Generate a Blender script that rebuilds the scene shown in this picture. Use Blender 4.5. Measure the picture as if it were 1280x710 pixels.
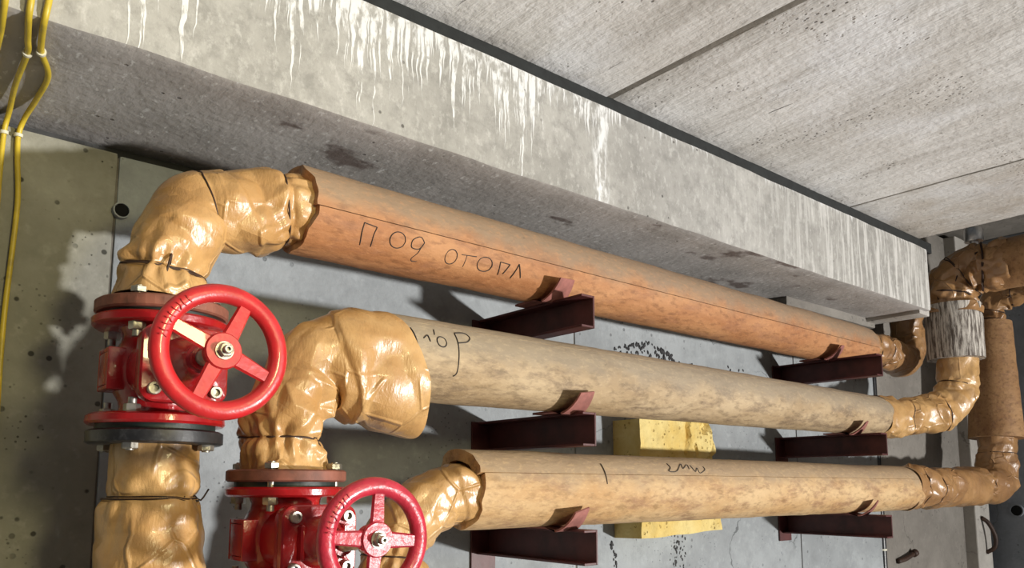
import bpy, bmesh, math, random
from mathutils import Vector, Matrix, noise
PI = math.pi
random.seed(7)
for o in list(bpy.data.objects):
    bpy.data.objects.remove(o)
SC = bpy.context.scene
COL = SC.collection

# ------------------------------------------------------------------ camera
cd = bpy.data.cameras.new('camera')
cam = bpy.data.objects.new('camera', cd)
COL.objects.link(cam)
cam.location = (0, 0, 0)
cam.rotation_euler = (math.radians(90 + 7.4), 0, math.radians(-39.8))
cd.sensor_width = 36
cd.lens = 980 / 1280 * 36
cd.shift_y = 125 / 1280
cd.clip_start = 0.02
SC.camera = cam

# ------------------------------------------------------------------ world, lights, exposure
w = bpy.data.worlds.new('world')
SC.world = w
w.use_nodes = True
w.node_tree.nodes['Background'].inputs[0].default_value = (0.86, 0.93, 1.0, 1)
w.node_tree.nodes['Background'].inputs[1].default_value = 0.08

def area(name, loc, target, size, power, col):
    l = bpy.data.lights.new(name, 'AREA')
    l.shape = 'DISK'
    l.size = size
    l.energy = power
    l.color = col
    o = bpy.data.objects.new(name, l)
    COL.objects.link(o)
    o.location = loc
    o.rotation_euler = (Vector(target) - Vector(loc)).to_track_quat('-Z', 'Y').to_euler()
    return o
key = area('work_lamp', (4.8, -4.8, -1.15), (-0.3, 1.5, 0.6), 0.36, 262, (1.0, 0.97, 0.93))
key.data.spread = math.radians(110)
lamp = area('corridor_lamp', (0.75, -1.6, 0.80), (-0.35, 1.75, 0.15), 0.45, 7.5, (1.0, 0.88, 0.46))
lamp.data.spread = math.radians(75)
SC.view_settings.view_transform = 'Standard'
SC.view_settings.look = 'None'
SC.view_settings.gamma = 1
SC.view_settings.use_curve_mapping = False
SC.view_settings.exposure = 0.0

# ------------------------------------------------------------------ materials
class G:
    """small wrapper round a node tree"""
    def __init__(s, name):
        s.m = bpy.data.materials.new(name)
        s.m.use_nodes = True
        s.t = s.m.node_tree
        s.b = s.t.nodes['Principled BSDF']
        s.tc = s.t.nodes.new('ShaderNodeTexCoord').outputs['Object']
    def n(s, kind, **kw):
        x = s.t.nodes.new(kind)
        for k, v in kw.items():
            setattr(x, k, v)
        return x
    def put(s, sock, v):
        if v is None:
            return
        if isinstance(v, bpy.types.NodeSocket):
            s.t.links.new(v, sock)
        else:
            if isinstance(v, tuple) and len(v) == 3 and sock.type == 'RGBA':
                v = v + (1,)
            sock.default_value = v
    def map(s, scale, loc=(0, 0, 0), vec=None):
        x = s.n('ShaderNodeMapping')
        s.put(x.inputs['Vector'], vec or s.tc)
        s.put(x.inputs['Scale'], scale)
        s.put(x.inputs['Location'], loc)
        return x.outputs[0]
    def noise(s, scale, detail=4, vec=None, rough=.55, dist=0):
        x = s.n('ShaderNodeTexNoise')
        s.put(x.inputs['Vector'], vec or s.tc)
        s.put(x.inputs['Scale'], scale)
        s.put(x.inputs['Detail'], detail)
        s.put(x.inputs['Roughness'], rough)
        s.put(x.inputs['Distortion'], dist)
        return x.outputs['Fac']
    def vor(s, scale, vec=None, feature='F1', rand=1.0):
        x = s.n('ShaderNodeTexVoronoi', feature=feature)
        s.put(x.inputs['Vector'], vec or s.tc)
        s.put(x.inputs['Scale'], scale)
        s.put(x.inputs['Randomness'], rand)
        return x.outputs['Distance']
    def mr(s, v, a, b, c=0.0, d=1.0, smooth=True):
        x = s.n('ShaderNodeMapRange', interpolation_type='SMOOTHSTEP' if smooth else 'LINEAR')
        for i, q in enumerate((v, a, b, c, d)):
            s.put(x.inputs[i], q)
        return x.outputs[0]
    def math(s, op, a, b=0.0):
        x = s.n('ShaderNodeMath', operation=op)
        s.put(x.inputs[0], a)
        s.put(x.inputs[1], b)
        return x.outputs[0]
    def mix(s, f, a, b, blend='MIX'):
        x = s.n('ShaderNodeMix', data_type='RGBA', blend_type=blend)
        s.put(x.inputs[0], f)
        s.put(x.inputs[6], a)
        s.put(x.inputs[7], b)
        return x.outputs[2]
    def xyz(s, vec=None):
        x = s.n('ShaderNodeSeparateXYZ')
        s.put(x.inputs[0], vec or s.tc)
        return x.outputs
    def nrm(s):
        return s.xyz(s.n('ShaderNodeNewGeometry').outputs['Normal'])
    def bump(s, h, strength=.5, dist=.01, prev=None):
        x = s.n('ShaderNodeBump')
        s.put(x.inputs['Strength'], strength)
        s.put(x.inputs['Distance'], dist)
        s.put(x.inputs['Height'], h)
        if prev:
            s.put(x.inputs['Normal'], prev)
        return x.outputs[0]
    def done(s, col, rough=.8, metal=0.0, normal=None, coat=0.0, spec=.5):
        s.put(s.b.inputs['Base Color'], col)
        s.put(s.b.inputs['Roughness'], rough)
        s.put(s.b.inputs['Metallic'], metal)
        s.put(s.b.inputs['Specular IOR Level'], spec)
        s.put(s.b.inputs['Coat Weight'], coat)
        if normal:
            s.put(s.b.inputs['Normal'], normal)
        return s.m

def concrete(name, light, dark, pit=.5, warm=None, crack=True):
    g = G(name)
    c = g.mix(g.mr(g.noise(2.2, 5), .3, .7), dark, light)
    if warm:
        c = g.mix(g.mr(g.noise(1.3, 3, g.map((1, 1, 1), (3, 1, 2))), .45, .65), c, warm)
    c = g.mix(g.mr(g.noise(14, 6, None, .7), .35, .75, 0, .45), c, tuple(x * .7 for x in dark))
    c = g.mix(g.mr(g.noise(38, 3), .55, .75, 0, .25), c, tuple(min(1, x * 1.25) for x in light))
    pv = g.vor(26)
    big = g.mr(g.noise(5, 2), .45, .6)
    p = g.math('MULTIPLY', g.mr(pv, .10, .17, 1, 0), big)
    p2 = g.math('MULTIPLY', g.mr(g.vor(70), .10, .2, 1, 0), g.mr(g.noise(7, 2, g.map((1, 1, 1), (9, 3, 1))), .5, .65))
    pits = g.math('MAXIMUM', p, p2)
    c = g.mix(g.math('MULTIPLY', pits, pit), c, tuple(x * .18 for x in dark))
    h = g.math('SUBTRACT', g.noise(60, 5), g.math('MULTIPLY', pits, .9))
    if crack:
        wv = g.n('ShaderNodeVectorMath', operation='ADD')
        nn = g.n('ShaderNodeTexNoise')
        g.put(nn.inputs['Vector'], g.tc)
        g.put(nn.inputs['Scale'], 4.0)
        g.put(nn.inputs['Detail'], 5.0)
        sc = g.n('ShaderNodeVectorMath', operation='SCALE')
        g.put(sc.inputs[0], nn.outputs['Color'])
        sc.inputs['Scale'].default_value = .45
        g.put(wv.inputs[0], g.tc)
        g.put(wv.inputs[1], sc.outputs[0])
        e = g.vor(1.7, wv.outputs[0], 'DISTANCE_TO_EDGE')
        cr = g.math('MULTIPLY', g.mr(e, .002, .008, 1, 0), g.mr(g.noise(3, 2, g.map((1, 1, 1), (5, 5, 5))), .5, .62))
        c = g.mix(g.math('MULTIPLY', cr, .7), c, tuple(x * .25 for x in dark))
    nm = g.bump(h, .55, .004)
    nm = g.bump(g.noise(9, 4), .35, .012, nm)
    return g.done(c, .88, normal=nm, spec=.25)

MAT = {}
MAT['wall'] = concrete('wall_concrete', (.40, .43, .445), (.28, .30, .312))
MAT['wall_lamplit'] = concrete('wall_concrete_lamplit', (.36, .355, .31), (.22, .215, .175), .9)  # same grey concrete as the wall, warm lamplight tinted into its colour
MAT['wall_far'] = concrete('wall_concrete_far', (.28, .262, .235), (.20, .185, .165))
MAT['pilaster'] = concrete('pilaster_plaster', (.52, .50, .46), (.40, .38, .35))
MAT['end_wall'] = concrete('end_wall_paint', (.25, .27, .30), (.19, .21, .235), .4)
MAT['floor'] = concrete('floor_concrete', (.46, .45, .43), (.34, .33, .32))
MAT['filling'] = concrete('joint_filling', (.24, .22, .19), (.13, .12, .10))
MAT['mortar'] = concrete('mortar_dark', (.10, .10, .10), (.05, .05, .05))

def beam_mat():
    g = G('beam_concrete')
    x, y, z = g.xyz()
    nx, ny, nz = g.nrm()
    base = g.mix(g.mr(g.noise(3, 5), .3, .7), (.31, .302, .28), (.42, .41, .383))
    base = g.mix(g.mr(g.noise(22, 6, None, .7), .4, .7, 0, .6), base, (.21, .205, .19))
    base = g.mix(g.mr(g.noise(60, 5, g.map((1, 1, .6)), .7), .5, .7, 0, .4), base, (.62, .61, .58))
    # fine vertical rain-like streaking towards the far end of the beam
    st = g.noise(1, 4, g.map((70, 10, 5)))
    farm = g.mr(x, 1.7, 3.0, 0, .6)
    base = g.mix(g.math('MULTIPLY', g.mr(st, .48, .62), farm), base, (.68, .67, .64))
    base = g.mix(g.math('MULTIPLY', g.mr(st, .32, .45, 1, 0), farm), base, (.30, .29, .27))
    # lime runs from the top arris
    wob = g.noise(1, 2, g.map((9, 1, 14)))
    xv = g.math('ADD', x, g.math('MULTIPLY', g.math('SUBTRACT', wob, .5), .022))
    cx = g.n('ShaderNodeCombineXYZ')
    g.put(cx.inputs[0], xv)
    ln = g.noise(60, 2, cx.outputs[0], .8)
    ln2 = g.noise(5, 1, cx.outputs[0])
    length = g.math('MULTIPLY', g.mr(ln, .36, .72), g.mr(ln2, .3, .62, .07, .36))
    near = g.mr(x, 1.25, 1.6, 1, 0.12)
    length = g.math('MULTIPLY', length, near)
    d = g.math('SUBTRACT', 1.0, z)
    run = g.mr(g.math('SUBTRACT', length, d), -.004, .03)
    # one wide run
    wide = g.mr(g.math('ABSOLUTE', g.math('SUBTRACT', xv, 1.43)), .016, .035, 1, 0)
    wide = g.math('MULTIPLY', wide, g.mr(g.noise(30, 3, g.map((2, 1, .5))), .38, .55))
    run = g.math('MAXIMUM', run, wide)
    speck = g.mr(g.noise(55, 4, g.map((1, 1, .5))), .35, .55)
    run = g.math('MULTIPLY', run, speck)
    front = g.mr(ny, -.9, -.5, 1, 0)
    run = g.math('MULTIPLY', run, front)
    c = g.mix(g.math('MULTIPLY', run, .8), base, (.80, .81, .81))
    # underside: rougher, purplish grey with pale specks
    under = g.mr(nz, -.9, -.5, 1, 0)
    uc = g.mix(g.mr(g.noise(5, 5), .3, .7), (.33, .315, .30), (.46, .44, .425))
    uc = g.mix(g.mr(g.noise(75, 4, g.map((1, .5, 1))), .60, .70, 0, .8), uc, (.62, .62, .61))
    uc = g.mix(g.mr(g.noise(5, 6, g.map((.6, 1, 1), (4, 4, 4))), .62, .68, 0, .8), uc, (.10, .07, .06))
    c = g.mix(under, c, uc)
    pv = g.math('MULTIPLY', g.mr(g.vor(22), .06, .11, 1, 0), g.mr(g.noise(4, 2), .5, .6))
    c = g.mix(g.math('MULTIPLY', pv, .8), c, (.07, .065, .06))
    h = g.math('ADD', g.noise(55, 5), g.math('MULTIPLY', run, .7))
    h = g.math('SUBTRACT', h, g.math('MULTIPLY', pv, .8))
    h2 = g.math('MULTIPLY', g.noise(45, 4, g.map((1, .4, 1))), g.math('ADD', .3, g.math('MULTIPLY', under, 1.6)))
    nm = g.bump(h, .5, .004)
    nm = g.bump(h2, .22, .005, nm)
    return g.done(c, .87, normal=nm, spec=.25)
MAT['beam'] = beam_mat()

def ceiling_mat():
    g = G('ceiling_concrete')
    x, y, z = g.xyz()
    c = g.mix(g.mr(g.noise(2, 4), .3, .7), (.66, .64, .61), (.84, .835, .825))
    # formwork board marks run across the slabs
    band = g.noise(1, 5, g.map((9, 1.6, 1)), .7, .3)
    c = g.mix(g.mr(band, .42, .66, 0, .6), c, (.50, .475, .44))
    ridge = g.noise(1, 3, g.map((55, 1.5, 1)), .6)
    c = g.mix(g.mr(ridge, .56, .72, 0, .18), c, (.46, .44, .41))
    c = g.mix(g.mr(g.noise(2.5, 4, g.map((1, .7, 1), (7, 2, 0))), .52, .68, 0, .8), c, (.84, .85, .87))
    bl = g.mr(g.noise(4.5, 5, g.map((1.4, .8, 1), (2, 9, 0)), .7), .53, .66)
    pits = g.math('MULTIPLY', g.mr(g.vor(75, g.map((1, .65, 1))), .14, .26, 1, 0), bl)
    pits2 = g.math('MULTIPLY', g.mr(g.noise(1, 6, g.map((26, 7, 1), (3, 3, 0)), .75), .66, .71), g.mr(g.noise(3, 2, g.map((2, .5, 1), (5, 1, 0))), .45, .6))
    lines = g.math('MULTIPLY', g.mr(g.noise(1, 5, g.map((34, 1.1, 1), (1, 8, 0)), .7), .655, .70), g.mr(g.noise(6, 4), .42, .55))
    pits = g.math('MAXIMUM', g.math('MAXIMUM', pits, pits2), lines)
    c = g.mix(g.math('MULTIPLY', pits, .85), c, (.12, .11, .10))
    # rusty tint near the last seam
    rust = g.math('MULTIPLY', g.mr(x, 2.5, 3.0), g.mr(g.noise(4, 4), .35, .65))
    c = g.mix(g.math('MULTIPLY', rust, .55), c, (.40, .33, .25))
    h = g.math('SUBTRACT', g.math('ADD', g.math('MULTIPLY', band, 1.2), g.math('MULTIPLY', g.noise(50, 5), .5)), pits)
    nm = g.bump(h, .7, .008)
    nm = g.bump(g.noise(9, 5, g.map((1.3, .5, 1)), .6), .5, .016, nm)
    return g.done(c, .85, normal=nm, spec=.25)
MAT['ceiling'] = ceiling_mat()

def plain(name, col, rough=.6, var=.25, metal=0.0, scale=30, coat=0.0, bumpd=.0015, dirt=None, dirtamt=.5):
    g = G(name)
    c = g.mix(g.mr(g.noise(scale, 5), .3, .7), tuple(x * (1 - var) for x in col), tuple(min(1, x * (1 + var)) for x in col))
    if dirt:
        c = g.mix(g.mr(g.noise(scale * .45, 5, g.map((1, 1, 1), (3, 5, 7)), .7), .5, .68, 0, dirtamt), c, dirt)
    nm = g.bump(g.noise(scale * 3, 4), .4, bumpd)
    return g.done(c, rough, metal, nm, coat)
MAT['strip'] = plain('joint_strip_dark', (.012, .014, .014), .8, .3)
MAT['red'] = plain('red_enamel', (.36, .008, .011), .26, .12, scale=20, coat=.35, bumpd=.003, dirt=(.16, .012, .012), dirtamt=.45)
MAT['red_wheel'] = plain('red_enamel_wheel', (.50, .016, .020), .36, .12, scale=25, coat=.35, bumpd=.002, dirt=(.36, .02, .02), dirtamt=.5)
MAT['red_wheel_pink'] = plain('red_enamel_wheel_dusty', (.44, .022, .045), .33, .14, scale=40, coat=.25, bumpd=.003, dirt=(.50, .08, .10), dirtamt=.35)
MAT['rust_flange'] = plain('rusty_flange', (.20, .070, .045), .62, .35, scale=25, dirt=(.05, .025, .02))
MAT['black_flange'] = plain('black_flange', (.02, .02, .021), .42, .4, scale=20, coat=.2, dirt=(.30, .30, .31), dirtamt=.45)
MAT['gasket'] = plain('rubber_gasket', (.012, .022, .018), .5, .3)
MAT['steel'] = plain('galvanised_steel', (.42, .40, .35), .40, .25, .85, 60, dirt=(.20, .17, .12), dirtamt=.5)
MAT['chrome'] = plain('bright_steel', (.78, .78, .78), .38, .1, 1.0, 60)
MAT['primer'] = plain('maroon_primer', (.085, .020, .019), .5, .25, scale=18, dirt=(.035, .012, .012), dirtamt=.5)
MAT['primer_dust_lit'] = plain('maroon_primer_dust_lit', (.30, .115, .095), .75, .2, scale=35, dirt=(.19, .07, .06), dirtamt=.6)  # same primer as the channels, light on the dusty strip painted in as paler colour
MAT['wire'] = plain('rusty_wire', (.040, .018, .010), .6, .3, scale=50)
MAT['ink'] = plain('marker_ink', (.022, .018, .018), .7, .2)
MAT['ink_faded'] = plain('marker_ink_faded', (.065, .055, .045), .8, .3)
MAT['cable'] = plain('yellow_cable', (.58, .43, .035), .42, .15, scale=14, dirt=(.24, .18, .05), dirtamt=.7)
MAT['tie'] = plain('white_tie', (.66, .64, .52), .5, .1)
MAT['black'] = plain('black_plastic', (.015, .016, .018), .35, .3)
MAT['hole'] = plain('hole_black', (.004, .004, .004), 1.0, .2)
MAT['tar'] = plain('tar_patch', (.03, .03, .032), .7, .4, scale=40)

def facet(g, scale, loc):
    """crumple: every Voronoi cell is a small plane with its own tilt"""
    v = g.n('ShaderNodeTexVoronoi')
    m = g.map((scale, scale, scale), loc)
    g.put(v.inputs['Vector'], m)
    v.inputs['Scale'].default_value = 1
    d = g.n('ShaderNodeVectorMath', operation='SUBTRACT')
    g.put(d.inputs[0], m)
    g.put(d.inputs[1], v.outputs['Position'])
    c = g.n('ShaderNodeVectorMath', operation='SUBTRACT')
    g.put(c.inputs[0], v.outputs['Color'])
    c.inputs[1].default_value = (.5, .5, .5)
    p = g.n('ShaderNodeVectorMath', operation='DOT_PRODUCT')
    g.put(p.inputs[0], d.outputs[0])
    g.put(p.inputs[1], c.outputs[0])
    return p.outputs['Value']
def paper_mat(name, a, b, grey=0.0):
    g = G(name)
    c = g.mix(g.mr(g.noise(7, 4), .3, .7), a, b)
    c = g.mix(g.mr(g.noise(26, 5, None, .7), .45, .75, 0, .4), c, tuple(x * .55 for x in a))
    crepe = g.noise(240, 2, g.map((1, 1, .3)))
    msk = g.mr(g.noise(5, 2, g.map((1, 1, 1), (4, 2, 8))), .42, .58)
    h = g.math('MULTIPLY', facet(g, 13, (1, 2, 3)), g.math('ADD', .25, msk))
    h = g.math('ADD', h, g.math('MULTIPLY', g.math('MULTIPLY', facet(g, 27, (7, 1, 5)), .5), msk))
    ed = g.vor(9, g.map((1, 1, 1), (2, 6, 1)), 'DISTANCE_TO_EDGE')
    h = g.math('ADD', h, g.math('MULTIPLY', g.mr(ed, 0, .045, .22, 0), g.mr(g.noise(6, 2), .42, .55)))
    h = g.math('ADD', h, g.math('MULTIPLY', crepe, .06))
    nm = g.bump(h, .65, .020)
    return g.done(c, .34, 0.0, nm, 0.10, .75)
MAT['paper'] = paper_mat('gold_kraft_paper', (.45, .243, .085), (.62, .38, .155))
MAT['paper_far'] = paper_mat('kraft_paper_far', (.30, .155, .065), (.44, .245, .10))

def shell_mat(name, a, b, dust, dustlo, dusthi, stain, stainamt=.6):
    g = G(name)
    nx, ny, nz = g.nrm()
    c = g.mix(g.mr(g.noise(6, 5, g.map((.5, 1.5, 1.5))), .3, .7), a, b)
    c = g.mix(g.mr(g.noise(16, 6, g.map((.45, 1.4, 1.4), (2, 2, 2)), .7), .47, .66, 0, stainamt), c, stain)
    c = g.mix(g.mr(g.noise(70, 4, g.map((.4, 1, 1))), .48, .70, 0, .55), c, tuple(x * .5 for x in a))
    dn = g.math('ADD', nz, g.math('MULTIPLY', g.math('SUBTRACT', g.noise(12, 5), .5), .9))
    c = g.mix(g.mr(dn, dustlo, dusthi, 0, .8), c, dust)
    c = g.mix(g.mr(g.noise(95, 4, g.map((.5, 1, 1), (4, 4, 4)), .7), .50, .66, 0, .22), c, tuple(min(1, x * 1.3) for x in b))
    # scuffs and short scratches
    sc = g.math('MULTIPLY', g.mr(g.noise(1, 5, g.map((60, 14, 30)), .75), .67, .73), g.mr(g.noise(5, 2, g.map((1, 1, 1), (8, 1, 1))), .45, .6))
    c = g.mix(g.math('MULTIPLY', sc, .7), c, tuple(x * .35 for x in stain))
    h = g.math('SUBTRACT', g.noise(38, 6, g.map((.5, 1, 1)), .65), sc)
    nm = g.bump(h, .7, .005)
    return g.done(c, .66, normal=nm, spec=.35)
MAT['shell_orange'] = shell_mat('shell_terracotta', (.36, .15, .058), (.50, .25, .11), (.29, .225, .155), -.35, .40, (.30, .14, .075), .55)
MAT['shell_tan'] = shell_mat('shell_tan_dusty', (.35, .245, .135), (.50, .38, .235), (.32, .265, .195), -.3, .45, (.17, .118, .075), .75)
MAT['shell_yellow'] = shell_mat('shell_straw', (.47, .27, .11), (.60, .42, .225), (.36, .275, .185), -.1, .65, (.25, .125, .07), .65)
MAT['shell_brown'] = shell_mat('shell_brown', (.31, .165, .070), (.42, .245, .115), (.30, .2, .13), .5, 1.2, (.2, .1, .06), .5)
def bark_mat():
    g = G('shell_grey_streaked')
    st = g.noise(1, 5, g.map((80, 80, 9)), .7)
    c = g.mix(g.mr(st, .40, .60), (.10, .08, .065), (.60, .56, .50))
    return g.done(c, .7, normal=g.bump(st, .6, .006))
MAT['shell_bark'] = bark_mat()
def foam_mat():
    g = G('yellow_foam')
    c = g.mix(g.mr(g.noise(9, 5), .3, .7), (.66, .47, .13), (.76, .62, .26))
    p = g.math('MULTIPLY', g.mr(g.vor(60), .16, .3, 1, 0), g.mr(g.noise(12, 3), .42, .58))
    c = g.mix(g.math('MULTIPLY', p, .6), c, (.40, .25, .05))
    h = g.math('SUBTRACT', g.noise(40, 5), p)
    return g.done(c, .85, normal=g.bump(h, .8, .008))
MAT['foam'] = foam_mat()

# ------------------------------------------------------------------ mesh helpers
def obj(name, bm, mat, parent=None, smooth=False, label=None):
    me = bpy.data.meshes.new(name)
    bmesh.ops.recalc_face_normals(bm, faces=bm.faces)
    if parent is not None:
        bmesh.ops.translate(bm, verts=bm.verts, vec=-ROOT(parent))
    bm.to_mesh(me)
    bm.free()
    if smooth:
        me.polygons.foreach_set('use_smooth', [True] * len(me.polygons))
    me.materials.append(MAT[mat])
    o = bpy.data.objects.new(name, me)
    COL.objects.link(o)
    if parent is not None:
        o.parent = parent
    if label:
        o['label'] = label
    return o

def ROOT(o):
    v = Vector((0, 0, 0))
    while o is not None:
        v += o.location
        o = o.parent
    return v

def smooth_angle(o, deg=35):
    me = o.data
    me.polygons.foreach_set('use_smooth', [True] * len(me.polygons))
    bm = bmesh.new()
    bm.from_mesh(me)
    for e in bm.edges:
        if len(e.link_faces) == 2 and e.calc_face_angle(0) > math.radians(deg):
            e.smooth = False
    bm.to_mesh(me)
    bm.free()
    return o

def thing(name, label, cat, loc, group=None):
    o = bpy.data.objects.new(name, None)
    COL.objects.link(o)
    o.empty_display_size = .05
    o.location = loc
    o['label'] = label
    o['category'] = cat
    if group:
        o['group'] = group
    return o

def tag(o, label, cat, group=None):
    o['label'] = label
    o['category'] = cat
    if group:
        o['group'] = group
    return o

def struct(o, label, cat=None):
    o['kind'] = 'structure'
    o['label'] = label
    o['category'] = cat or 'structure'
    return o

def box(bm, a, b, bev=0.0, seg=1):
    r = bmesh.ops.create_cube(bm, size=1)
    a, b = Vector(a), Vector(b)
    c, s = (a + b) / 2, b - a
    for v in r['verts']:
        v.co = Vector((v.co.x * s.x, v.co.y * s.y, v.co.z * s.z)) + c
    if bev:
        es = list({e for v in r['verts'] for e in v.link_edges})
        bmesh.ops.bevel(bm, geom=es, offset=bev, segments=seg, affect='EDGES', profile=.6)
    return bm

def rough_box(a, b, step, amp, bev=.008, seed=0.0):
    """box with gridded, slightly uneven faces and arrises"""
    bm = bmesh.new()
    box(bm, a, b, bev, 2)
    for ax in range(3):
        n = int((b[ax] - a[ax]) / step)
        for i in range(1, n):
            co = Vector((0, 0, 0))
            co[ax] = a[ax] + (b[ax] - a[ax]) * i / n
            no = Vector((0, 0, 0))
            no[ax] = 1
            bmesh.ops.bisect_plane(bm, geom=bm.verts[:] + bm.edges[:] + bm.faces[:], plane_co=co, plane_no=no)
    for v in bm.verts:
        q = v.co * 7 + Vector((seed, seed, seed))
        v.co += Vector((noise.noise(q), noise.noise(q + Vector((9, 0, 0))), noise.noise(q + Vector((0, 9, 0))))) * amp
    return bm

def lathe(bm, prof, axis, origin, n=48):
    """prof: list of (distance along axis, radius)"""
    ax = Vector(axis).normalized()
    u = ax.orthogonal().normalized()
    v = ax.cross(u)
    O = Vector(origin)
    rings = []
    for d, r in prof:
        if r < 1e-6:
            rings.append([bm.verts.new(O + ax * d)])
        else:
            rings.append([bm.verts.new(O + ax * d + (u * math.cos(2 * PI * i / n) + v * math.sin(2 * PI * i / n)) * r) for i in range(n)])
    for A, B in zip(rings, rings[1:]):
        for i in range(n):
            j = (i + 1) % n
            if len(A) == 1 and len(B) == 1:
                continue
            if len(A) == 1:
                bm.faces.new((A[0], B[i], B[j]))
            elif len(B) == 1:
                bm.faces.new((A[i], B[0], A[j]))
            else:
                bm.faces.new((A[i], B[i], B[j], A[j]))
    for R in (rings[0], rings[-1]):
        if len(R) > 2:
            bm.faces.new(R)
    return bm

def frames(path):
    P = [Vector(p) for p in path]
    T = []
    for i in range(len(P)):
        T.append((P[min(i + 1, len(P) - 1)] - P[max(i - 1, 0)]).normalized())
    up = Vector((0, 0, 1)) if abs(T[0].z) < .8 else Vector((0, -1, 0))
    N = []
    u = (up - T[0] * up.dot(T[0])).normalized()
    for t in T:
        u = (u - t * u.dot(t)).normalized()
        N.append((u, t.cross(u)))
    S = [0.0]
    for a, b in zip(P, P[1:]):
        S.append(S[-1] + (b - a).length)
    return P, T, N, S

def fillet(pts, rad, step=.01):
    """polyline with rounded corners, resampled evenly"""
    P = [Vector(p) for p in pts]
    out = [P[0]]
    for i in range(1, len(P) - 1):
        a, b, c = P[i - 1], P[i], P[i + 1]
        d1, d2 = (a - b).normalized(), (c - b).normalized()
        ang = d1.angle(d2)
        r = rad[i - 1] if isinstance(rad, (list, tuple)) else rad
        t = r / math.tan(ang / 2)
        t = min(t, (a - b).length * .98, (c - b).length * .98)
        r = t * math.tan(ang / 2)
        bis = (d1 + d2).normalized()
        cen = b + bis * (r / math.sin(ang / 2))
        s, e = b + d1 * t - cen, b + d2 * t - cen
        k = max(4, int(r * (PI - ang) / step))
        for j in range(k + 1):
            out.append(cen + s.normalized().slerp(e.normalized(), j / k) * r)
    out.append(P[-1])
    # resample
    S = [0.0]
    for a, b in zip(out, out[1:]):
        S.append(S[-1] + (b - a).length)
    n = max(2, int(S[-1] / step))
    res = []
    k = 0
    for i in range(n + 1):
        s = S[-1] * i / n
        while k < len(S) - 2 and S[k + 1] < s:
            k += 1
        f = (s - S[k]) / max(1e-9, S[k + 1] - S[k])
        res.append(out[k].lerp(out[k + 1], f))
    return res

def spline(pts, step=.01):
    """Catmull-Rom through the points"""
    P = [Vector(p) for p in pts]
    P = [2 * P[0] - P[1]] + P + [2 * P[-1] - P[-2]]
    out = []
    for i in range(1, len(P) - 2):
        a, b, c, d = P[i - 1:i + 3]
        k = max(2, int((c - b).length / step))
        for j in range(k):
            t = j / k
            out.append(.5 * ((2 * b) + (c - a) * t + (2 * a - 5 * b + 4 * c - d) * t * t + (3 * b - a - 3 * c + d) * t ** 3))
    out.append(P[-2])
    return out

def sweep(bm, path, rad, n=24, cap=True):
    P, T, N, S = frames(path)
    rings = []
    for i, p in enumerate(P):
        u, v = N[i]
        ring = []
        for k in range(n):
            th = 2 * PI * k / n
            d = u * math.cos(th) - v * math.sin(th)
            r = rad(S[i], th, p, d) if callable(rad) else rad
            if isinstance(r, tuple):
                ring.append(bm.verts.new(p + d * r[0] + r[1]))
            else:
                ring.append(bm.verts.new(p + d * r))
        rings.append(ring)
    for A, B in zip(rings, rings[1:]):
        for k in range(n):
            j = (k + 1) % n
            bm.faces.new((A[k], A[j], B[j], B[k]))
    if cap:
        bm.faces.new(rings[0])
        bm.faces.new(rings[-1])
    return bm

def tube(bm, pts, r, n=8, step=.006):
    return sweep(bm, spline(pts, step), r, n)

def tri(x):
    x = x - math.floor(x)
    return abs(2 * x - 1) * 2 - 1

def sstep(a, b, x):
    x = min(1, max(0, (x - a) / (b - a)))
    return x * x * (3 - 2 * x)

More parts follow.
